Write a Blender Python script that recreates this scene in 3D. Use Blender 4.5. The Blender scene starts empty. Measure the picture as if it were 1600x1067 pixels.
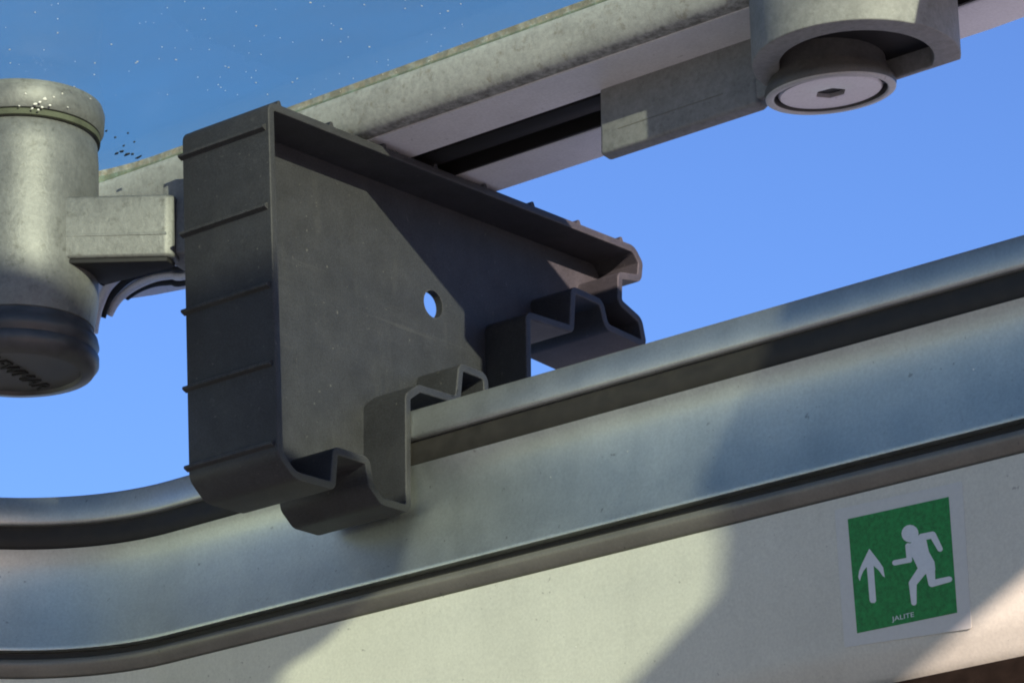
import bpy, bmesh, math, random
from mathutils import Vector, Matrix
random.seed(7)
S = bpy.context.scene
C = S.collection
MM = 0.001

# ------------------------------------------------------------------ camera
cam_d = bpy.data.cameras.new('camera')
cam = bpy.data.objects.new('camera', cam_d); C.objects.link(cam)
# rows: camera right / up / back seen along world X (frame), Y (outboard), Z (up)
R = Matrix(((0.76790134, 0.22699164, 0.59900111),
            (0.64025827, -0.24289954, -0.72874492),
            (-0.01992191, 0.94311962, -0.33185615)))
m4 = R.to_4x4(); m4.translation = Vector((0.58309842, -0.61918269, -0.36008722))
cam.matrix_world = m4
cam_d.sensor_width = 36.0
cam_d.lens = 131.6333651
cam_d.clip_start = 0.01
cam_d.clip_end = 500
S.camera = cam

# ------------------------------------------------------------------ light
SUN = Vector((-1.0, 0.47, -0.28)).normalized()      # direction the light travels
elev = math.asin(-SUN.z)
azim = math.atan2(-SUN.x, -SUN.y)                   # clockwise from +Y
W = bpy.data.worlds.new('World'); S.world = W; W.use_nodes = True
nt = W.node_tree; nt.nodes.clear()
wo = nt.nodes.new('ShaderNodeOutputWorld'); bg = nt.nodes.new('ShaderNodeBackground')
sky = nt.nodes.new('ShaderNodeTexSky'); sky.sky_type = 'NISHITA'; sky.sun_disc = False
sky.sun_elevation = elev; sky.sun_rotation = azim
sky.altitude = 0; sky.air_density = 1.0; sky.dust_density = 0.2; sky.ozone_density = 6.0
bg.inputs['Strength'].default_value = 0.092
tn = nt.nodes.new('ShaderNodeMix'); tn.data_type = 'RGBA'; tn.blend_type = 'MULTIPLY'; tn.inputs[0].default_value = 1
tn.inputs[7].default_value = (1.02, .85, .97, 1)
nt.links.new(sky.outputs[0], tn.inputs[6]); nt.links.new(tn.outputs[2], bg.inputs[0]); nt.links.new(bg.outputs[0], wo.inputs[0])
sd = bpy.data.lights.new('sun', 'SUN'); sd.energy = 5.0; sd.angle = math.radians(0.5)
sd.color = (1.0, 0.755, 0.65)
so = bpy.data.objects.new('sun', sd); C.objects.link(so)
so.rotation_euler = SUN.to_track_quat('-Z', 'Y').to_euler(); so.location = (1, -1, 1)
S.view_settings.view_transform = 'Standard'; S.view_settings.look = 'None'
S.view_settings.exposure = 1.3; S.view_settings.gamma = 1.0
S.cycles.filter_width = 1.9; S.cycles.max_bounces = 8; S.cycles.transparent_max_bounces = 16

# ------------------------------------------------------------------ materials
def newmat(name):
    m = bpy.data.materials.new(name); m.use_nodes = True
    n = m.node_tree; n.nodes.clear()
    out = n.nodes.new('ShaderNodeOutputMaterial'); b = n.nodes.new('ShaderNodeBsdfPrincipled')
    n.links.new(b.outputs[0], out.inputs[0])
    return m, n, b
def noise(n, scale, detail=4, rough=.6, stretch=None, seed=0.0):
    tc = n.nodes.new('ShaderNodeTexCoord'); mp = n.nodes.new('ShaderNodeMapping')
    mp.inputs['Location'].default_value = (seed, seed*.7, seed*1.3)
    if stretch: mp.inputs['Scale'].default_value = stretch
    t = n.nodes.new('ShaderNodeTexNoise'); t.inputs['Scale'].default_value = scale
    t.inputs['Detail'].default_value = detail; t.inputs['Roughness'].default_value = rough
    n.links.new(tc.outputs['Object'], mp.inputs[0]); n.links.new(mp.outputs[0], t.inputs['Vector'])
    return t.outputs['Fac']
def ramp(n, fac, stops):
    r = n.nodes.new('ShaderNodeValToRGB'); e = r.color_ramp.elements
    e[0].position = stops[0][0]; e[0].color = (*stops[0][1], 1)
    e[1].position = stops[-1][0]; e[1].color = (*stops[-1][1], 1)
    for p, c in stops[1:-1]:
        x = e.new(p); x.color = (*c, 1)
    n.links.new(fac, r.inputs[0]); return r.outputs[0]
def mix(n, fac, a, b):
    x = n.nodes.new('ShaderNodeMix'); x.data_type = 'RGBA'
    for s, v in ((x.inputs[0], fac), (x.inputs[6], a), (x.inputs[7], b)):
        if hasattr(v, 'is_linked'): n.links.new(v, s)
        elif isinstance(v, tuple): s.default_value = (*v, 1)
        else: s.default_value = v
    return x.outputs[2]
def bump(n, b, fac, dist, strength=.5, normal=None):
    k = n.nodes.new('ShaderNodeBump'); k.inputs['Distance'].default_value = dist
    k.inputs['Strength'].default_value = strength
    n.links.new(fac, k.inputs['Height'])
    if normal: n.links.new(normal, k.inputs['Normal'])
    n.links.new(k.outputs[0], b.inputs['Normal']); return k.outputs[0]
def rough_var(n, b, fac, lo, hi):
    r = n.nodes.new('ShaderNodeMapRange'); r.inputs[3].default_value = lo; r.inputs[4].default_value = hi
    n.links.new(fac, r.inputs[0]); n.links.new(r.outputs[0], b.inputs['Roughness'])
def g3(v, w=(1, 1, 1)): return (v*w[0], v*w[1], v*w[2])

def mat_paint(name, base, rough=.38, grime=.75, metal=0.0, scale=60):
    m, n, b = newmat(name)
    a = noise(n, scale, 5); f = noise(n, 1400, 3, seed=3)
    col = ramp(n, a, [(.3, tuple(c*grime for c in base)), (.55, base), (.8, tuple(min(1, c*1.06) for c in base))])
    fine = ramp(n, f, [(.3, (.9, .9, .9)), (.7, (1.05, 1.05, 1.05))])
    x = n.nodes.new('ShaderNodeMix'); x.data_type = 'RGBA'; x.blend_type = 'MULTIPLY'; x.inputs[0].default_value = 1
    n.links.new(col, x.inputs[6]); n.links.new(fine, x.inputs[7])
    dr = noise(n, 110, 5, .65, (1, 1, .13), 27); dm = n.nodes.new('ShaderNodeMapRange'); dm.inputs[1].default_value = .5; dm.inputs[2].default_value = .75; dm.inputs[4].default_value = .12
    n.links.new(dr, dm.inputs[0]); c2 = mix(n, dm.outputs[0], x.outputs[2], tuple(c*.45 for c in base))
    sp = noise(n, 620, 2, .5, seed=33); sm = n.nodes.new('ShaderNodeMapRange'); sm.inputs[1].default_value = .72; sm.inputs[2].default_value = .77; sm.inputs[4].default_value = .6
    n.links.new(sp, sm.inputs[0]); c2 = mix(n, sm.outputs[0], c2, tuple(c*.35 for c in base))
    n.links.new(c2, b.inputs['Base Color'])
    b.inputs['Metallic'].default_value = metal
    rough_var(n, b, a, rough-.06, rough+.1)
    bump(n, b, f, .00006, .35)
    return m
def mat_cast(name, base, dirt=(.16, .13, .085), amount=.5, metal=0.0, rough=.6):
    m, n, b = newmat(name)
    a = noise(n, 90, 8, .72, (1, 1.6, 1), 1); f = noise(n, 700, 6, .75, seed=5); s = noise(n, 330, 4, .7, seed=9)
    c0 = ramp(n, a, [(.25, tuple(c*.74 for c in base)), (.5, base), (.75, tuple(c*1.1 for c in base))])
    fac = ramp(n, s, [(.56, (0, 0, 0)), (.72, (amount,)*3)])
    sep = n.nodes.new('ShaderNodeSeparateColor'); n.links.new(fac, sep.inputs[0])
    c1 = mix(n, sep.outputs[0], c0, dirt)
    fine = ramp(n, f, [(.3, (.75, .75, .75)), (.7, (1.12, 1.12, 1.12))])
    x = n.nodes.new('ShaderNodeMix'); x.data_type = 'RGBA'; x.blend_type = 'MULTIPLY'; x.inputs[0].default_value = 1
    n.links.new(c1, x.inputs[6]); n.links.new(fine, x.inputs[7]); n.links.new(x.outputs[2], b.inputs['Base Color'])
    b.inputs['Metallic'].default_value = metal
    rough_var(n, b, a, rough-.12, rough+.12)
    bump(n, b, f, .0002, .5)
    return m

M_frame = mat_paint('frame_paint', (.60, .645, .62), .47, .9, metal=.95)
M_wall = mat_paint('liner_paint', (.60, .615, .53), .45, .92, scale=25)
M_lip = mat_paint('lip_aluminium', (.55, .575, .56), .42, .88, metal=.88, scale=80)
M_bead = mat_paint('bead_paint', (.2, .195, .17), .4, .8, metal=.3)
M_rail = mat_cast('rail_cast', (.215, .222, .222), (.07, .07, .06), .35)
M_rough = mat_cast('rail_lichen', (.37, .385, .375), (.15, .12, .07), .5, rough=.85)
def edge_grime(m):
    # lichen and dirt gathered along the pane edge and the lower edge of the rail
    n = m.node_tree; b = [x for x in n.nodes if x.type == 'BSDF_PRINCIPLED'][0]
    src = b.inputs['Base Color'].links[0].from_socket
    tc = n.nodes.new('ShaderNodeTexCoord'); sp = n.nodes.new('ShaderNodeSeparateXYZ'); n.links.new(tc.outputs['Object'], sp.inputs[0])
    col = src
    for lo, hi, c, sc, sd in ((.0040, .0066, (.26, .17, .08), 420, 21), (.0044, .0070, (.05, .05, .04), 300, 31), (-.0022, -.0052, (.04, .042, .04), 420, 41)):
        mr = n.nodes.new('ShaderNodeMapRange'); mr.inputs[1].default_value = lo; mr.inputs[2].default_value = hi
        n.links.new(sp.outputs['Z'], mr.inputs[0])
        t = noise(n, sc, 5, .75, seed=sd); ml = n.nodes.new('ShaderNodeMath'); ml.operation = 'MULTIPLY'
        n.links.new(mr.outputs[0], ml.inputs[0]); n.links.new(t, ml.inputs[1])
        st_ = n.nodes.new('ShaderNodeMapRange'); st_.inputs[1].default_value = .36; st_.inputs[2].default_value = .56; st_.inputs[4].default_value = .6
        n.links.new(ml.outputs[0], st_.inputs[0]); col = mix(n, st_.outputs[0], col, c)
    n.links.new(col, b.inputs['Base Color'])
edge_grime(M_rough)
M_strip = mat_paint('anodised_strip', (.72, .72, .75), .4, .92)
M_hub = mat_cast('hub_cast', (.155, .163, .162), (.05, .05, .04), .55, metal=.35, rough=.5)
M_under = mat_paint('ring_underside', (.46, .46, .46), .45, .85)
M_knob = mat_cast('knob_metal', (.09, .09, .088), amount=.1, rough=.5)
M_bolt = mat_paint('bolt_steel', (.50, .49, .51), .33, .9, metal=.55)

def mat_rubber(name, base, rough=.65):
    m, n, b = newmat(name)
    a = noise(n, 240, 5, seed=2); f = noise(n, 1800, 2, seed=4)
    c = ramp(n, a, [(.3, tuple(x*.7 for x in base)), (.7, tuple(x*1.3 for x in base))])
    n.links.new(c, b.inputs['Base Color']); rough_var(n, b, a, rough-.1, rough+.1)
    bump(n, b, f, .00008, .4)
    return m
M_gasket = mat_rubber('gasket_rubber', (.022, .020, .017))
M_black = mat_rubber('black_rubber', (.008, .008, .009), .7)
M_seal = mat_rubber('algae_seal', (.06, .07, .045), .8)
M_cap = mat_rubber('cap_plastic', (.045, .046, .05), .42)
M_lining = mat_rubber('lining_fabric', (.012, .009, .007), .95)
[x for x in M_lining.node_tree.nodes if x.type == 'BSDF_PRINCIPLED'][0].inputs['Specular IOR Level'].default_value = .05

def mat_plastic():
    m, n, b = newmat('black_plastic')
    a = noise(n, 120, 6, .65, seed=11); f = noise(n, 2200, 3, .6, seed=6); l = noise(n, 55, 5, .6, (1, 1, 2.2), 2)
    c = ramp(n, a, [(.3, (.023, .0238, .027)), (.6, (.031, .0322, .037)), (.85, (.041, .0425, .048))])
    fine = ramp(n, f, [(.3, (.72, .72, .72)), (.7, (1.25, 1.25, 1.25))])
    x = n.nodes.new('ShaderNodeMix'); x.data_type = 'RGBA'; x.blend_type = 'MULTIPLY'; x.inputs[0].default_value = 1
    n.links.new(c, x.inputs[6]); n.links.new(fine, x.inputs[7])
    # pale rubbed edges, dust specks and a few smears
    ge = n.nodes.new('ShaderNodeNewGeometry'); w = noise(n, 500, 4, .7, seed=14)
    bv = n.nodes.new('ShaderNodeBevel'); bv.samples = 4; bv.inputs['Radius'].default_value = .0007
    dp = n.nodes.new('ShaderNodeVectorMath'); dp.operation = 'DOT_PRODUCT'
    n.links.new(bv.outputs[0], dp.inputs[0]); n.links.new(ge.outputs['Normal'], dp.inputs[1])
    pm = n.nodes.new('ShaderNodeMapRange'); pm.inputs[1].default_value = .985; pm.inputs[2].default_value = .86
    n.links.new(dp.outputs['Value'], pm.inputs[0])
    wm = n.nodes.new('ShaderNodeMapRange'); wm.inputs[1].default_value = .42; wm.inputs[2].default_value = .62; n.links.new(w, wm.inputs[0])
    ml = n.nodes.new('ShaderNodeMath'); ml.operation = 'MULTIPLY'; n.links.new(pm.outputs[0], ml.inputs[0]); n.links.new(wm.outputs[0], ml.inputs[1])
    c2 = mix(n, ml.outputs[0], x.outputs[2], (.085, .085, .085))
    d = noise(n, 800, 2, .5, seed=17); dm = n.nodes.new('ShaderNodeMapRange'); dm.inputs[1].default_value = .70; dm.inputs[2].default_value = .78; dm.inputs[4].default_value = .5
    n.links.new(d, dm.inputs[0]); c3 = mix(n, dm.outputs[0], c2, (.13, .125, .115))
    sm = noise(n, 70, 5, .65, (1, 2.5, .6), 19); mm_ = n.nodes.new('ShaderNodeMapRange'); mm_.inputs[1].default_value = .55; mm_.inputs[2].default_value = .8; mm_.inputs[4].default_value = .35
    n.links.new(sm, mm_.inputs[0]); c4 = mix(n, mm_.outputs[0], c3, (.06, .06, .058))
    sc_ = noise(n, 260, 3, .6, (1, .05, 1.4), 23); sm2 = n.nodes.new('ShaderNodeMapRange'); sm2.inputs[1].default_value = .66; sm2.inputs[2].default_value = .74; sm2.inputs[4].default_value = .16
    n.links.new(sc_, sm2.inputs[0]); c4 = mix(n, sm2.outputs[0], c4, (.095, .093, .09))
    n.links.new(c4, b.inputs['Base Color'])
    rough_var(n, b, l, .48, .7)
    b.inputs['Specular IOR Level'].default_value = .35
    bump(n, b, f, .0001, .45)
    return m
M_plastic = mat_plastic()

def mat_pane():
    m = bpy.data.materials.new('tinted_acrylic'); m.use_nodes = True
    n = m.node_tree; n.nodes.clear()
    out = n.nodes.new('ShaderNodeOutputMaterial')
    tr = n.nodes.new('ShaderNodeBsdfTransparent')
    tr.inputs[0].default_value = (.77, .888, .81, 1)
    gl = n.nodes.new('ShaderNodeBsdfGlossy'); gl.inputs['Roughness'].default_value = .08
    df = n.nodes.new('ShaderNodeBsdfDiffuse'); df.inputs[0].default_value = (.5, .5, .48, 1)
    fr0 = n.nodes.new('ShaderNodeFresnel'); fr0.inputs[0].default_value = 1.2
    ge = n.nodes.new('ShaderNodeNewGeometry'); fr = n.nodes.new('ShaderNodeMath'); fr.operation = 'MULTIPLY'
    iv = n.nodes.new('ShaderNodeMath'); iv.operation = 'SUBTRACT'; iv.inputs[0].default_value = 1   # no reflection on leaving the sheet
    n.links.new(ge.outputs['Backfacing'], iv.inputs[1]); n.links.new(iv.outputs[0], fr.inputs[1]); n.links.new(fr0.outputs[0], fr.inputs[0])
    m1 = n.nodes.new('ShaderNodeMixShader'); m2 = n.nodes.new('ShaderNodeMixShader')
    t = noise(n, 14, 6, .7, (1, 2.2, 1), 4)
    r = n.nodes.new('ShaderNodeMapRange'); r.inputs[1].default_value = .35; r.inputs[2].default_value = .8
    r.inputs[3].default_value = .03; r.inputs[4].default_value = .15
    n.links.new(t, r.inputs[0])
    n.links.new(fr.outputs[0], m1.inputs[0]); n.links.new(tr.outputs[0], m1.inputs[1]); n.links.new(gl.outputs[0], m1.inputs[2])
    n.links.new(r.outputs[0], m2.inputs[0]); n.links.new(m1.outputs[0], m2.inputs[1]); n.links.new(df.outputs[0], m2.inputs[2])
    n.links.new(m2.outputs[0], out.inputs[0])
    return m
M_pane = mat_pane()
def mat_flat(name, col, rough=.5, var=.12):
    m, n, b = newmat(name)
    a = noise(n, 900, 4, .7, seed=8)
    c = ramp(n, a, [(.3, tuple(x*(1-var) for x in col)), (.7, tuple(min(1, x*(1+var)) for x in col))])
    n.links.new(c, b.inputs['Base Color']); b.inputs['Roughness'].default_value = rough
    return m
M_green = mat_flat('sign_green', (.010, .21, .045), .6, .35)
M_white = mat_flat('sign_white', (.60, .66, .68), .4, .05)
M_backing = mat_flat('sticker_white', (.56, .585, .55), .5, .04)
M_speck = mat_flat('speck_white', (.85, .85, .8), .4)
M_debris = mat_flat('debris_dark', (.03, .04, .05), .8)
M_floor = mat_flat('floor_pale', (.20, .21, .18), .7)
M_deck = mat_flat('deck_white', (.65, .65, .62), .6)

# ------------------------------------------------------------------ helpers
def empty(name, loc, label, cat, group=None):
    o = bpy.data.objects.new(name, None); C.objects.link(o); o.location = loc
    o.empty_display_size = .02
    o['label'] = label; o['category'] = cat
    if group: o['group'] = group
    return o
def finish(name, me, mat, parent=None, angle=35, smooth=True):
    bm = bmesh.new(); bm.from_mesh(me)
    bmesh.ops.remove_doubles(bm, verts=bm.verts, dist=1e-7)
    bmesh.ops.recalc_face_normals(bm, faces=bm.faces)
    if parent is not None:
        off = Matrix.Translation(-parent_loc(parent)); bm.transform(off)
    for f in bm.faces: f.smooth = smooth
    a = math.radians(angle)
    for e in bm.edges:
        if len(e.link_faces) == 2:
            e.smooth = e.calc_face_angle(0) < a
    bm.to_mesh(me); bm.free()
    me.materials.clear(); me.materials.append(mat)
    o = bpy.data.objects.new(name, me); C.objects.link(o)
    if parent is not None: o.parent = parent
    return o
def parent_loc(p):
    v = Vector((0, 0, 0))
    while p is not None:
        v = v + p.location; p = p.parent
    return v
def mesh_of(name, verts, faces):
    me = bpy.data.meshes.new(name); me.from_pydata([tuple(v) for v in verts], [], faces); return me
def round_poly(pts, radii, seg=5, closed=True):
    """fillet the corners of a 2D polygon"""
    n = len(pts); out = []
    for i, p in enumerate(pts):
        r = radii[i] if isinstance(radii, (list, tuple)) else radii
        if not closed and i in (0, n-1): out.append(p); continue
        a = Vector(pts[i-1]); b = Vector(p); c = Vector(pts[(i+1) % n])
        u = (a-b); v = (c-b); lu, lv = u.length, v.length; u.normalize(); v.normalize()
        ang = u.angle(v, math.pi)
        if r <= 0 or ang > math.pi-.05: out.append(tuple(b)); continue
        t = min(r/math.tan(ang/2), lu*.48, lv*.48); rr = t*math.tan(ang/2)
        cen = b+(u+v).normalized()*(rr/math.sin(ang/2))
        p0 = b+u*t-cen; p1 = b+v*t-cen
        a0 = math.atan2(p0.y, p0.x); a1 = math.atan2(p1.y, p1.x); d = (a1-a0+math.pi) % (2*math.pi)-math.pi
        for k in range(seg+1):
            q = a0+d*k/seg; out.append((cen.x+rr*math.cos(q), cen.y+rr*math.sin(q)))
    return out
def offset_poly(pts, d):
    n = len(pts); area = sum(pts[i-1][0]*pts[i][1]-pts[i][0]*pts[i-1][1] for i in range(n))
    sg = 1 if area > 0 else -1; out = []
    for i in range(n):
        a, b, c = Vector(pts[i-1]), Vector(pts[i]), Vector(pts[(i+1) % n])
        e1 = (b-a).normalized(); e2 = (c-b).normalized()
        n1 = Vector((e1.y, -e1.x))*sg; n2 = Vector((e2.y, -e2.x))*sg
        nn = (n1+n2).normalized(); k = max(.5, nn.dot(n1))
        out.append(tuple(b+nn*(d/k)))
    return out
def curve_mesh(loops, depth, bevel=0.0):
    """fill 2D loops (even-odd), thickness depth centred on 0, rounded edges"""
    cu = bpy.data.curves.new('tmp', 'CURVE'); cu.dimensions = '2D'; cu.fill_mode = 'BOTH'
    for L in loops:
        s = cu.splines.new('POLY'); s.points.add(len(L)-1); s.use_cyclic_u = True
        for p, q in zip(s.points, L): p.co = (q[0], q[1], 0, 1)
    cu.extrude = depth/2-bevel; cu.bevel_depth = bevel; cu.bevel_resolution = 2; cu.offset = -bevel
    ob = bpy.data.objects.new('tmp', cu); C.objects.link(ob)
    dg = bpy.context.evaluated_depsgraph_get()
    me = bpy.data.meshes.new_from_object(ob.evaluated_get(dg))
    bpy.data.objects.remove(ob); bpy.data.curves.remove(cu)
    me.transform(Matrix.Scale(MM, 4))
    return me
YZ = Matrix(((0, 0, 1, 0), (1, 0, 0, 0), (0, 1, 0, 0), (0, 0, 0, 1)))   # local xy -> world YZ
def yz_solid(loops, x0, x1, bevel=0.0):
    me = curve_mesh(loops, x1-x0, bevel)
    me.transform(Matrix.Translation(((x0+x1)/2*MM, 0, 0)) @ YZ)
    return me
def xy_solid(loops, z0, z1, bevel=0.0):
    me = curve_mesh(loops, z1-z0, bevel)
    me.transform(Matrix.Translation((0, 0, (z0+z1)/2*MM)))
    return me
def sweep(name, prof, path, mat, parent, closed=False, angle=35, rnd=0.0):
    """prof: closed list (offset outward mm, z mm); path: list of (x, y, nx, ny) mm"""
    if rnd: prof = round_poly(prof, rnd, 3)
    vs = []; fs = []; k = len(prof); n = len(path)
    for (x, y, nx, ny) in path:
        for o, z in prof: vs.append(((x+nx*o)*MM, (y+ny*o)*MM, z*MM))
    for i in range(n if closed else n-1):
        j = (i+1) % n
        for a in range(k):
            b = (a+1) % k
            fs.append((i*k+a, i*k+b, j*k+b, j*k+a))
    if not closed: fs += [tuple(range(k)), tuple((n-1)*k+a for a in reversed(range(k)))]
    return finish(name, mesh_of(name, vs, fs), mat, parent, angle)
def path_from(pts, closed=False):
    """points ordered so that the outward normal is on the left of travel"""
    n = len(pts); out = []
    for i, p in enumerate(pts):
        a = Vector(pts[i-1] if (closed or i > 0) else p); c = Vector(pts[(i+1) % n] if (closed or i < n-1) else p)
        b = Vector(p); e1 = (b-a).normalized() if (b-a).length > 1e-6 else (c-b).normalized()
        e2 = (c-b).normalized() if (c-b).length > 1e-6 else e1
        n1 = Vector((-e1.y, e1.x)); n2 = Vector((-e2.y, e2.x)); nn = (n1+n2).normalized(); nn = nn/max(.6, nn.dot(n1))
        out.append((b.x, b.y, nn.x, nn.y))
    return out
def lathe(name, prof, cx, cy, mat, parent, seg=72, tilt=0.0, pz=0.0, angle=35, move_z=0.0):
    """prof: (r, z) list in mm, axis vertical, optional tilt about X at height pz"""
    vs = []; fs = []; k = len(prof)
    for i in range(seg):
        t = 2*math.pi*i/seg
        for r, z in prof: vs.append(Vector((r*math.cos(t), r*math.sin(t), z-pz))*MM)
    for i in range(seg):
        j = (i+1) % seg
        for a in range(k-1): fs.append((i*k+a, j*k+a, j*k+a+1, i*k+a+1))
    M = Matrix.Translation(Vector((cx, cy, pz+move_z))*MM) @ Matrix.Rotation(tilt, 4, 'X')
    me = mesh_of(name, [M @ v for v in vs], fs)
    return finish(name, me, mat, parent, angle)
def blob_mesh(items):
    """small flattened irregular flecks: items = (centre, radii, rotation)"""
    bm = bmesh.new()
    for c, r, a in items:
        g = bmesh.ops.create_icosphere(bm, subdivisions=1, radius=1)
        for v in g['verts']:
            v.co *= random.uniform(.7, 1.25)
            v.co = Matrix.Translation(c) @ Matrix.Rotation(a, 4, 'Z') @ Matrix.Diagonal((*r, 1)) @ v.co
    me = bpy.data.meshes.new('blob'); bm.to_mesh(me); bm.free(); return me

# ------------------------------------------------------------------ setting
def sheet(name, z, s, mat):
    me = mesh_of(name, [(-s, -s, z), (s, -s, z), (s, s, z), (-s, s, z)], [(0, 1, 2, 3)])
    o = finish(name, me, mat); o['kind'] = 'structure'; return o
sheet('cabin_floor', -1.6, 6, M_floor)

# ------------------------------------------------------------------ hatch frame
fr = empty('hatch_frame', (.2, .05, -.115), 'grey aluminium hatch frame running diagonally below the black plastic bracket', 'hatch frame')
def rr_path(x0, x1, y0, y1, r, seg=20):
    pts = []
    for cx, cy, a0 in ((x0+r, y1-r, 180), (x1-r, y1-r, 90), (x1-r, y0+r, 0), (x0+r, y0+r, -90)):
        for k in range(seg+1):
            a = math.radians(a0-90*k/seg); pts.append((cx+r*math.cos(a), cy+r*math.sin(a)))
    return path_from(pts, True)
FP = rr_path(-141, 800, -720, 50, 55.7)
sweep('lip', [(.9, -65.4), (12, -65.4), (12, -73.2), (.8, -73.2), (.1, -72.8), (-.1, -72.2), (.2, -66.3)], FP, M_lip, fr, True, 50)
sweep('gasket', [(1.6, -73.3), (11, -73.3), (11, -79.7), (1.9, -79.7), (1.3, -79), (1.1, -76)], FP, M_gasket, fr, True, 50)
def cr(pts, n=5):
    out = []
    for i in range(len(pts)-1):
        p0, p1, p2, p3 = (Vector(pts[max(i-1, 0)]), Vector(pts[i]), Vector(pts[i+1]), Vector(pts[min(i+2, len(pts)-1)]))
        for k in range(n):
            t = k/n; out.append(tuple(.5*((2*p1)+(p2-p0)*t+(2*p0-5*p1+4*p2-p3)*t*t+(3*p1-p0-3*p2+p3)*t**3)))
    out.append(tuple(pts[-1])); return out
face = cr([(.5, -79.95), (1.5, -81.8), (2.35, -84.6), (2.7, -88.5), (2.55, -93), (2.0, -98), (1.05, -103), (.1, -107)])
sweep('side_panel', [(12, -79.8), (.9, -79.8)] + face + [(.2, -107.5), (1.0, -107.7), (12, -107.7)], FP, M_frame, fr, True, 50)
sweep('groove', [(2.4, -107.8), (2.4, -110.3), (11, -110.3), (11, -107.8)], FP, M_gasket, fr, True)
bead = [(.3, -110.0), (-.9, -110.4), (-1.4, -111.3), (-1.1, -112.4), (-.2, -113.5), (.5, -114.3), (1.4, -115)]
sweep('bead', bead + [(11, -115), (11, -110.2), (2.6, -109.9)], FP, M_bead, fr, True, 60)
wall = round_poly([(.75, -115.1), (2.6, -151), (6.5, -159.5), (14, -163)], 12, 10, False)
sweep('liner_wall', wall + [(22, -163), (22, -115.2)], FP, M_wall, fr, True, 50)
sweep('lining_trim', [(4.2, -158.8), (3.0, -160.8), (1.6, -166), (2.5, -175), (10, -182), (40, -184), (40, -164), (12, -163.2)], FP, M_lining, fr, True, 50)
deck = sweep('deck', [(12.5, -84), (14, -82), (330, -82), (330, -92), (12.5, -92)], FP, M_deck, None, True)
deck['kind'] = 'structure'

# ------------------------------------------------------------------ exit sticker
st = empty('exit_sticker', (.143, .0502, -.134), 'small square green exit sticker with white arrow and running figure on the grey liner wall', 'sticker')
px = lambda X, Z: (X, Z)
def wall_o(z):   # liner wall surface at height z (mm)
    return .75+(-115.1-z)*.0515
def on_wall(loops, h0, h1, name, mat, parent, bevel=0):
    """loops in (X, Z) mm; lie on the wall at height h above it (mm)"""
    me = curve_mesh(loops, h1-h0, bevel)
    for v in me.vertices:
        x, z, d = v.co; h = d/MM+(h0+h1)/2
        v.co = (x, (50+wall_o(z/MM)-h)*MM, z)
    return finish(name, me, mat, parent, 60)
def I(zx, zy):   # picture reading of the sign -> position on the wall in mm
    x = 1260+zx/3.2618; y = 740+zy/3.2618
    # bilinear-inverse through the four corners of the green square
    c = ((1325, 810), (1487, 775), (1503, 948), (1343, 985)); w = ((128.8, -120.3), (156.0, -120.9), (155.3, -146.2), (128.9, -146.5))
    u = v = .5
    for _ in range(12):
        X = (1-u)*(1-v)*c[0][0]+u*(1-v)*c[1][0]+u*v*c[2][0]+(1-u)*v*c[3][0]-x
        Y = (1-u)*(1-v)*c[0][1]+u*(1-v)*c[1][1]+u*v*c[2][1]+(1-u)*v*c[3][1]-y
        ux = (1-v)*(c[1][0]-c[0][0])+v*(c[2][0]-c[3][0]); vx = (1-u)*(c[3][0]-c[0][0])+u*(c[2][0]-c[1][0])
        uy = (1-v)*(c[1][1]-c[0][1])+v*(c[2][1]-c[3][1]); vy = (1-u)*(c[3][1]-c[0][1])+u*(c[2][1]-c[1][1])
        D = ux*vy-uy*vx; u -= (X*vy-Y*vx)/D; v -= (ux*Y-uy*X)/D
    return ((1-u)*(1-v)*w[0][0]+u*(1-v)*w[1][0]+u*v*w[2][0]+(1-u)*v*w[3][0],
            (1-u)*(1-v)*w[0][1]+u*(1-v)*w[1][1]+u*v*w[2][1]+(1-u)*v*w[3][1])
back = round_poly([I(140, 185), I(800, 35), I(868, 770), I(200, 872)], .5, 3)
on_wall([back], .0, .14, 'backing', M_backing, st)
grn = [I(211, 230), I(735, 114), I(793, 692), I(268, 800)]
gp = on_wall([grn], .14, .19, 'green_panel', M_green, st)
arrow = [(328, 378), (345, 398), (380, 440), (402, 470), (412, 520), (400, 512), (380, 485), (352, 462), (357, 520), (368, 638), (360, 648), (342, 648), (334, 638), (322, 520), (316, 468), (298, 490), (287, 515), (280, 540), (272, 520), (276, 490), (290, 455)]
on_wall([[I(*p) for p in arrow]], .20, .24, 'arrow', M_white, st)
def capsule(p, q, w0, w1=None):
    w1 = w1 or w0; p = Vector(p); q = Vector(q); d = (q-p); a = math.atan2(d.y, d.x); L = []
    for k in range(9):
        t = a+math.pi/2+math.pi*k/8; L.append((p.x+w0/2*math.cos(t), p.y+w0/2*math.sin(t)))
    for k in range(9):
        t = a-math.pi/2+math.pi*k/8; L.append((q.x+w1/2*math.cos(t), q.y+w1/2*math.sin(t)))
    return L
fig = [capsule((540, 300), (540.5, 300), 88),
       [(528, 350), (545, 348), (575, 315), (600, 300), (625, 330), (640, 390), (670, 440), (676, 480), (640, 505), (600, 498), (583, 470), (560, 425), (538, 400)],
       capsule((600, 318), (658, 306), 34, 34), capsule((658, 306), (698, 376), 34, 27),
       capsule((532, 362), (540, 432), 28), capsule((540, 432), (464, 447), 26),
       capsule((612, 478), (560, 548), 50, 40), capsule((560, 548), (568, 645), 40, 27),
       capsule((648, 470), (660, 548), 50, 36), capsule((660, 549), (750, 527), 34, 28)]
bmj = bmesh.new()
for i, L in enumerate(fig):
    o = on_wall([[I(*p) for p in L]], .20, .24+.012*i, 'tmp', M_white, st)
    bmj.from_mesh(o.data); bpy.data.objects.remove(o)
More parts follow.
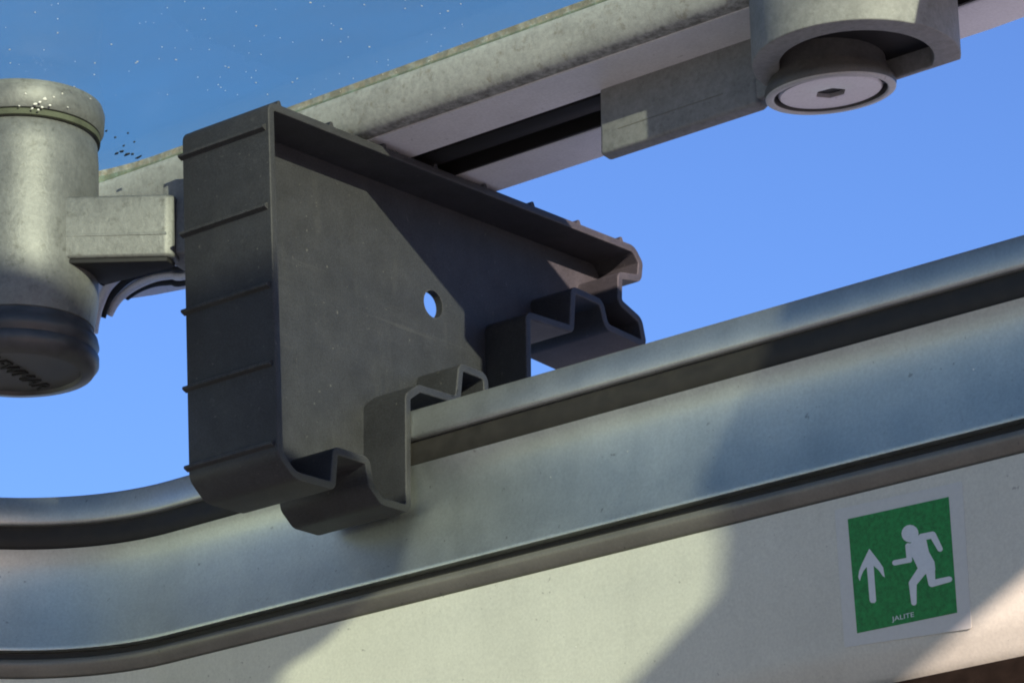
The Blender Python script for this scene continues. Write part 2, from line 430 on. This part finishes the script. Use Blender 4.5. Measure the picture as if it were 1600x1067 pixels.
me = bpy.data.meshes.new('running_figure'); bmj.to_mesh(me); bmj.free(); me.materials.append(M_white)
o = bpy.data.objects.new('running_figure', me); C.objects.link(o); o.parent = st
def text_mesh(txt, size, depth):
    cu = bpy.data.curves.new('t', 'FONT'); cu.body = txt; cu.size = size; cu.extrude = depth/2; cu.resolution_u = 3
    ob = bpy.data.objects.new('t', cu); C.objects.link(ob)
    dg = bpy.context.evaluated_depsgraph_get(); me = bpy.data.meshes.new_from_object(ob.evaluated_get(dg))
    bpy.data.objects.remove(ob); bpy.data.curves.remove(cu); return me
me = text_mesh('JALITE', 2.0*MM, .03*MM)
p0 = I(456, 738)
for v in me.vertices:
    x, y, d = v.co; x = p0[0]+x/MM*1.05; z = p0[1]+y/MM*.75
    v.co = (x*MM, (50+wall_o(z)-.22)*MM-d, z*MM)
finish('lettering', me, M_white, st, 60)

# ------------------------------------------------------------------ bracket
bk = empty('plastic_bracket', (-.015, .05, -.06), 'black ribbed plastic bracket with a round hole clipped over the hatch frame lip', 'bracket')
P = [(-1.0, .9, 1.6), (60, 1.9, 0), (143.6, 3.6, 3.2), (146.6, .3, 1.5), (145.8, -4.4, 1.8), (137.2, -5.9, 1.2), (136.7, -13.6, 1.8), (145.5, -16.6, 2.5),
     (147.2, -23.2, 1.2), (130.6, -22.4, 2.6), (128.4, -16.0, 2), (116.6, -15.6, 1.5), (115.4, -27.0, 1.2), (97.2, -27.9, 1.8), (96.4, -81, 2.5), (80.5, -80, 2.5),
     (79.3, -49.4, 1.8), (69.6, -49.2, 1.5), (68.2, -58.5, 1.0), (53.3, -59.0, 1.5), (48.9, -62.2, 1.5), (48.7, -91.6, 1.6), (38.8, -91.7, 2.6), (34.9, -88.6, 2.2), (33.6, -82.5, 1.5),
     (22.0, -82.6, 1.4), (21.0, -91.8, 1.3), (7.6, -92.2, 5.5), (2.5, -88.0, 3)]
cl = round_poly([(a, b) for a, b, r in P], [r for a, b, r in P], 5)
outer = offset_poly(cl, 1.05); inner = offset_poly(cl, -1.05)
XB = -29.6
finish('rim', yz_solid([outer, inner], XB, 0, .3), M_plastic, bk, 40)
hole = [(75.3+3.7*math.cos(t*math.pi/18), -27.2+3.7*math.sin(t*math.pi/18)) for t in range(36)]
mid = offset_poly(cl, -.5)
finish('web', yz_solid([mid, hole], -16.2, -14.0, 0), M_plastic, bk, 40)
# boss pimples and scratches on the web
def rib_mesh(kind):
    # small rounded triangular ridge running along X
    L = [(-.95, -.25), (-.55, .7), (-.3, 1.15), (.3, 1.15), (.55, .7), (.95, -.25)]
    return L
def place_rib(y, z, ang, x0, x1):
    L = rib_mesh(0); ca, sa = math.cos(ang), math.sin(ang)
    loop = [(y+a*ca-b*sa, z+a*sa+b*ca) for a, b in L]
    me = yz_solid([loop], x0, x1, 0)
    return finish('rib', me, M_plastic, bk, 30)
for z in (-4.8, -25.3, -45.5, -65.3, -85.4):
    y = -2.05+(-z)/88*3.5
    place_rib(y, z, math.radians(90), XB-.5, -1.0)
for y in (2.2, 21.3, 41.3, 61.2, 81, 100.5, 120, 138.5):
    z = 1.95+(y+1)/144.6*2.7-(.2 if 40 < y < 100 else 0)
    place_rib(y, z, math.radians(1), XB-.1, -.3)

# ------------------------------------------------------------------ hatch lid
lid = empty('hatch_lid', (.1, .03, .01), 'open hatch lid with tinted blue acrylic pane in a weathered grey rail', 'hatch lid')
ZP0, ZP1 = 16, 26
cx, cy, r = -90, -28.5, 60
pts = [(-150, -700), (-150, -400), (-150, -150)]
for k in range(17):
    a = math.radians(180-90*k/16); pts.append((cx+r*math.cos(a), cy+r*math.sin(a)))
pts += [(-80, 31.5), (-65, 31.5), (-50, 31.5), (-35, 31.5), (-20, 31.5), (60, 31.5), (150, 31.5), (175, 30), (200, 24), (230, 10), (330, -46), (440, -106), (514, -150), (563, -170), (612, -194), (652, -228), (688, -264), (715, -330), (725, -420), (725, -700)]
LP = path_from(pts)
rf = sweep('rail_face', [(4.6, 5), (3.4, 5.5), (2.2, 7), (1.2, 9), (.5, 11.5), (.15, 14), (.3, 15.4), (1.0, 15.9), (17, 15.9), (17, 27.5), (21.4, 28.5), (21.4, 5)], LP, M_rough, lid, False, 60)
sweep('inner_strip', [(7, 4.9), (21.2, 4.9), (21.9, 6), (21.9, 28.6), (22.5, 28.6), (22.5, 4.3), (21.6, 4.3), (21.0, 4.5), (7, 4.5)], LP, M_strip, lid, False, 50)
sweep('seal_channel', [(22.6, 9), (40.3, 9), (40.3, 5.15), (41.1, 5.15), (41.1, 28.4), (22.6, 28.4)], LP, M_black, lid, False)
sweep('seal', [(28, 6.6), (30, 5.9), (34, 6.1), (36, 7), (36, 9.2), (28, 9.2)], LP, M_black, lid, False, 50)
sweep('outer_strip', [(41.2, 5), (56.4, 4.8), (58.2, 6), (58.8, 12), (58, 16), (53, 20.5), (41.2, 26.5)], LP, M_strip, lid, False, 50, .8)
# pane
pin = [(x+nx*16.6, y+ny*16.6) for x, y, nx, ny in LP]
me = xy_solid([pin], ZP0, ZP1, 0)
finish('pane', me, M_pane, lid, 40, smooth=False)

# hub on the left
hx, hy = -75.6, -13.5
hub = empty('handle_hub', (0, 0, 0), '', ''); hub.parent = lid
for k in ('label', 'category'): del hub[k]
hub.location = Vector((hx, hy, -20))*MM-lid.location
T = math.radians(4)
lathe('hub_body', [(0, 16), (18.9, 15.6), (19.3, 9), (18.4, 8.2), (19.2, 7.2), (19.6, 2), (20, -20), (20.2, -36), (19.2, -42.5), (18, -43), (0, -43)], hx, hy, M_hub, hub, 96)
lathe('hub_collar', [(19.0, 18), (20.4, 17.4), (21, 15.5), (20.8, 11.5), (20.0, 10), (19.0, 9.8)], hx, hy, M_hub, hub, 96)
lathe('hub_seal', [(19.3, 7.9), (19.9, 8.1), (20.0, 9.5), (19.3, 9.85)], hx, hy, M_seal, hub, 96)
cap = lathe('hub_cap', [(0, -42.6), (18.9, -42.6), (19.3, -44.6), (20.2, -45.3), (20.6, -47.2), (20.1, -48.3), (19.9, -49.0), (20.6, -50), (20.6, -52), (19.2, -54.0), (16.4, -54.4), (16.0, -53.4), (0, -53.2)], hx, hy, M_cap, hub, 96, angle=50)
# raised lettering on the cap, read from below
me = text_mesh('LEWMAR', 6.6*MM, .6*MM)
xs = [v.co.x for v in me.vertices]; w = max(xs)
ux = Vector((-.28, .96, 0)); ux.normalize()
LT = Vector((hx-6.5, hy+13.6, -53.4))*MM
uy = Vector((ux.y, -ux.x, 0))
uy = -Vector((-ux.y, ux.x, 0))
for v in me.vertices:
    x, y, d = v.co; v.co = LT+ux*(x-w)+uy*(-(y)+0)*-1+Vector((0, 0, d))

o = finish('lettering', me, M_black, hub, 60)
# arm from the hub to the rail
arm = xy_solid([round_poly([(-66, -22), (-57.8, -17.9), (-36.4, -.5), (-35.4, 1.6), (-38, 6), (-62, 2)], [0, 2, 3, 1.5, 0, 0], 5)], -29, -12.4, .9)
o = finish('arm', arm, M_hub, hub, 40)
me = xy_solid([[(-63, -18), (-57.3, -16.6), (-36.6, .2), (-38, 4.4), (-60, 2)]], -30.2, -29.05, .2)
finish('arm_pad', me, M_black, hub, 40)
# raised seam line of the arm
me = xy_solid([[(-58.2, -18.3), (-36.2, -.6), (-37, .6), (-59, -17)]], -23.4, -22.7, .1)
finish('seam', me, M_hub, hub, 40)
me = xy_solid([[(-41, 3), (-36.5, 2.6), (-30.6, 6.2), (-30.6, 20), (-44, 14)]], -27.5, -7.5, .5)
finish('bracket_plate', me, M_rail, hub, 40)
# fin on the right of the hub
me = xy_solid([[(hx-2, hy+12), (hx-4.2, hy+21.2), (hx-6.2, hy+21), (hx-8, hy+12)]], -40, -18, .4)
finish('fin', me, M_hub, hub, 40)

def tube(name, pts, rad, mat, parent, seg=12):
    bm = bmesh.new(); rings = []
    P3 = [Vector(p)*MM for p in pts]
    for i, p in enumerate(P3):
        t = (P3[min(i+1, len(P3)-1)]-P3[max(i-1, 0)]).normalized()
        a = t.cross(Vector((0, 1, 0))).normalized(); b = a.cross(t)
        rings.append([bm.verts.new(p+(a*math.cos(2*math.pi*k/seg)+b*math.sin(2*math.pi*k/seg))*rad*MM) for k in range(seg)])
    for r0, r1 in zip(rings, rings[1:]):
        for k in range(seg): bm.faces.new((r0[k], r0[(k+1) % seg], r1[(k+1) % seg], r1[k]))
    bm.faces.new(rings[0]); bm.faces.new(rings[-1][::-1])
    me = bpy.data.meshes.new(name); bm.to_mesh(me); bm.free()
    return finish(name, me, mat, parent)
# curved seal ribs that drop behind the hub
def arc_pts(y, z0, x0, xr, rx, rz, dy=0):
    L = [(x0, y, z0), (xr, y, z0)]
    for k in range(1, 13):
        a = math.radians(90*k/12); L.append((xr-rx*math.sin(a), y+dy*k/12, z0-rz*(1-math.cos(a))))
    return L
def px_on_y(px_, py_, y):
    v = R @ Vector((px_-800, 533.5-py_, -5850.37)); o = m4.translation
    return (o+v*((y*MM-o.y)/v.y))/MM
def smooth(pts, n=6):
    out = []
    for i in range(len(pts)-1):
        p0, p1, p2, p3 = (Vector(pts[max(i-1, 0)]), Vector(pts[i]), Vector(pts[i+1]), Vector(pts[min(i+2, len(pts)-1)]))
        for k in range(n):
            t = k/n; out.append(.5*((2*p1)+(p2-p0)*t+(2*p0-5*p1+4*p2-p3)*t*t+(3*p1-p0-3*p2+p3)*t**3))
    out.append(Vector(pts[-1])); return out
tube('seal_lip', smooth([(-56, 64, 4)]+[px_on_y(a, b, 64) for a, b in ((300, 396), (244, 402), (206, 406), (180, 418), (158, 442))]), 1.3, M_black, lid)
tube('seal_rib', smooth([(-56, 66, 4)]+[px_on_y(a, b, 66) for a, b in ((300, 404), (262, 407), (236, 412), (209, 418), (187, 431), (168, 450), (156, 475), (149, 500), (146, 520))]), 1.35, M_strip, lid)
tube('seal_lip', smooth([(-60, 68.5, 2)]+[px_on_y(a, b, 68.5) for a, b in ((300, 416), (266, 419), (237, 423), (205, 434), (185, 450), (169, 470), (160, 496))]), 1.0, M_black, lid)
tube('seal_rib', smooth([(-60, 71, 1)]+[px_on_y(a, b, 71) for a, b in ((300, 428), (268, 430), (242, 434), (217, 444), (195, 458), (180, 474), (170, 492))]), 1.2, M_strip, lid)
tube('seal_lip', smooth([(-60, 75, 1)]+[px_on_y(a, b, 75) for a, b in ((300, 439), (266, 441), (240, 444), (216, 453), (198, 465))]), .9, M_black, lid)
# latch housing on the right
lh = bpy.data.objects.new('latch_housing', None); C.objects.link(lh); lh.parent = lid
def px_on_z(px_, py_, z):
    v = R @ Vector((px_-800, 533.5-py_, -5850.37)); o = m4.translation
    return (o+v*((z*MM-o.z)/v.z))/MM
ZC, ZK = -12.5, -15.0          # heights of the skirt rim and of the knob face
k_ = px_on_z(1298, 144, ZK); KX, KY = k_.x, k_.y
lh.location = Vector((KX, KY, 0))*MM-lid.location
TL = math.radians(7)
# long foot (block) that runs left from the housing
foot = round_poly([(52.8, 5), (52.4, -12.9), (56.0, -13.4), (63, -7), (66, 5)], [0, 1.0, 1.5, 3, 0], 4)
me = yz_solid([foot], 60.2, 108, 1.0)
finish('foot', me, M_rail, lh, 40)
me = yz_solid([[(52.42, -7.35), (52.8, -7.35), (52.8, -7.55), (52.42, -7.55)]], 66, 98, 0)
finish('seam', me, M_bead, lh, 40)
# cup: D-shaped ring skirt cut off at the back, standing round the knob
c_ = px_on_z(1338, 98, ZC); CX, CY = c_.x, c_.y; YB = px_on_z(1442, 113, ZC).y
def arc_cut(rad, yb, n=60):
    a1 = math.asin(max(-1, min(1, (yb-CY)/rad))); L = []
    for k in range(n+1):
        a = math.pi-a1+(math.pi+2*a1)*k/n; L.append((CX+rad*math.cos(a), CY+rad*math.sin(a)))
    return L
ro = arc_cut(24.2, YB); ri = arc_cut(17.9, YB-.01)
ri = arc_cut(17.9, YB-1.6)
finish('recess_shade', xy_solid([offset_poly(ri, .3)], ZC+5, 4.9, 0), M_black, lh, 40)  # black fill puts the shade inside the cup into colour
finish('skirt', xy_solid([ro, ri], ZC, 5, .4), M_rail, lh, 40)
finish('housing_top', xy_solid([ro], 5.0, 21.5, .4), M_rail, lh, 40)
# concave web between the foot and the cup
fil = round_poly([(92, 52.9), (CX-22, 52.7), (CX-20, 42), (CX-14, 46), (CX-14, 55), (92, 55)], [0, 9, 0, 0, 0, 0], 8)
finish('fillet', xy_solid([fil], -11.4, 5, .4), M_rail, lh, 40)
lathe('knob', [(0, 22), (13.2, 22), (13.7, 6), (14.2, 3.4), (15.2, 1.9), (15.6, .6), (15.3, -.4), (14.9, -.7), (13.8, -.7), (13.4, -.4), (13.3, 1.6), (0, 1.6)], KX, KY, M_knob, lh, 80, TL, 0, move_z=ZK)
lathe('knob_rim', [(15.4, -.2), (15.35, -.5), (14.9, -.8), (13.8, -.8), (13.45, -.5), (13.4, .3)], KX, KY, M_under, lh, 80, TL, 0, move_z=ZK)
# bolt with a hexagonal socket
bm = bmesh.new()
def ringv(rad, z, n, rot=0):
    return [bm.verts.new(Vector((rad*math.cos(2*math.pi*k/n+rot), rad*math.sin(2*math.pi*k/n+rot), z))*MM) for k in range(n)]
r0 = ringv(12.3, -2, 48); r1 = ringv(12.3, .3, 48); r2 = ringv(11.9, -.05, 48)
hexo = []
for k in range(48):
    a = 2*math.pi*k/48; q = (a-math.radians(10)) % (math.pi/3)-math.pi/6
    hexo.append(bm.verts.new(Vector((3.3/math.cos(q)*math.cos(a), 3.3/math.cos(q)*math.sin(a), -.1))*MM))
r3 = []
for v in hexo: r3.append(bm.verts.new((v.co.x*.9, v.co.y*.9, 8*MM)))
r2b = []
for v in hexo: r2b.append(bm.verts.new((v.co.x*1.25, v.co.y*1.25, -.1*MM-.15*MM)))
for v in r0: v.co.z = 1.4*MM
for A, B in ((r0, r1), (r1, r2), (r2, r2b), (r2b, hexo), (hexo, r3)):
    for k in range(48): bm.faces.new((A[k], A[(k+1) % 48], B[(k+1) % 48], B[k]))
bm.faces.new(r3); bm.faces.new(r0)
me = bpy.data.meshes.new('bolt'); bm.to_mesh(me); bm.free()
me.transform(Matrix.Translation(Vector((KX, KY, ZK-.2))*MM) @ Matrix.Rotation(TL, 4, 'X'))
finish('bolt', me, M_bolt, lh, 35)
hx6 = [(3.25*math.cos(math.radians(60*k+40))/math.cos(math.radians(30)), 3.25*math.sin(math.radians(60*k+40))/math.cos(math.radians(30))) for k in range(6)]
me = xy_solid([hx6], .9, 1.3, 0)
me.transform(Matrix.Translation(Vector((KX, KY, ZK-.2))*MM) @ Matrix.Rotation(TL, 4, 'X'))
finish('socket_shade', me, M_black, lh, 35)  # black plate paints the shade down in the bolt's socket

# second hub added to the lid out of view, to shade the liner wall
lathe('handle_hub', [(0, 26), (20, 26), (22, 24), (22, -46), (20, -50), (0, -50)], 378, -172, M_hub, lid, 48)

me = yz_solid([[(-180, 30), (-180, -4.5), (-143, -4.5), (-137, -1.2), (-131, 2), (-126, 16.2), (-140, 18), (-150, 25)]], 374, 382, .3)
finish('shade_plate', me, M_hub, lid, 40)  # added plate, out of view, outlined to complete the shadow below the bracket

# unseen shadow caster, added off to the right to shade the hatch's lower left
pv = empty('shade_post', (.9, -.455, -.082), 'round unseen column added right of the hatch to cast shade on it', 'shadow caster')
pb = lathe('shade_post_body', [(0, 226), (30, 226), (37, 219), (37, -82), (0, -82)], 900, -455, M_hub, pv, 48)
for v in pb.data.vertices:
    if v.co.z > .25: v.co.z += -v.co.y*.38      # top slanted to tilt the edge of its shadow
lathe('shade_post_base', [(37.2, -78), (52, -78), (55, -81.6), (37.2, -81.6)], 900, -455, M_hub, pv, 48)

# dust specks on the pane (underside) and a clot of cobweb debris by the hub
items = []
def pane_pt(px_, py_, h=0.0):
    v = R @ Vector((px_-800, 533.5-py_, -5850.37)); o = m4.translation
    t = ((ZP0-h)*MM-o.z)/v.z
    return o+v*t
spots = [(577, 74), (400, 41), (357, 106), (341, 133), (345, 137), (253, 74), (148, 99), (147, 117), (174, 70), (116, 136), (215, 97), (275, 94), (327, 78), (55, 20), (16, 99), (15, 78), (533, 46), (532, 66), (485, 5), (659, 10), (720, 7), (400, 130), (418, 148), (457, 129), (212, 99), (141, 155), (569, 8), (633, 14), (352, 104), (90, 52), (700, 18)]
for x, y in spots: 
    s = random.uniform(.16, .34); items.append((pane_pt(x, y, .1), (s*MM, s*MM, .1*MM), random.random()*3))
for _ in range(85):
    x = random.choice((random.gauss(350, 120), random.gauss(620, 90), random.uniform(0, 760))); y = random.uniform(0, 150)
    s = random.uniform(.05, .15); items.append((pane_pt(x, y, .1), (s*MM, s*MM, .08*MM), random.random()*3))
o = finish('dust_speck', blob_mesh(items), M_speck, lid); o['kind'] = 'stuff'
items = []
for x, y, a, b in ((182, 240, .6, .35), (190, 237, .6, .4), (198, 242, 1.0, .35), (216, 246, 1.1, .22), (207, 241, .4, .25), (180, 215, .3, .2), (210, 222, .35, .2), (166, 205, .4, .2), (200, 208, .3, .2), (193, 228, .4, .2)):
    items.append((pane_pt(x, y, .6), (a*1.5*MM, b*1.6*MM, .3*MM), -.2))
def on_hub(px_, py_, rad):
    d = R @ Vector((px_-800, 533.5-py_, -5850.37)); o = m4.translation-Vector((hx*MM, hy*MM, 0))
    A = d.x**2+d.y**2; B = 2*(o.x*d.x+o.y*d.y); Cc = o.x**2+o.y**2-(rad*MM)**2
    t = (-B-math.sqrt(B*B-4*A*Cc))/(2*A); return m4.translation+d*t
sp_items = [(on_hub(x, y, 21), (q*MM, q*.7*MM, q*.7*MM), random.random()*3) for x, y, q in ((62, 160, .5), (70, 155, .6), (66, 168, .45), (78, 165, .35), (55, 163, .5), (50, 170, .4), (40, 147, .4), (97, 147, .35), (84, 152, .3), (60, 172, .4), (30, 166, .3), (106, 168, .3))]
finish('dust_speck', blob_mesh(sp_items), M_speck, hub)['kind'] = 'stuff'
items2 = []
for x, y, q in ((1521, 577, .35), (1524, 582, .25), (1410, 764, .35), (1325, 771, .6), (1332, 769, .5), (1470, 620, .2), (980, 705, .18), (560, 905, .2), (860, 745, .15), (1180, 660, .15), (1240, 905, .15), (700, 935, .2), (900, 1010, .18)):
    p = px_on_y(x, y, 52.6 if y < 740 or x < 900 else 51.4)
    items2.append((p*MM, (q*MM, .12*MM, q*.6*MM), 0))
finish('dirt_speck', blob_mesh(items2), M_speck, fr)['kind'] = 'stuff'
o = finish('debris', blob_mesh(items), M_debris, lid); o['kind'] = 'stuff'
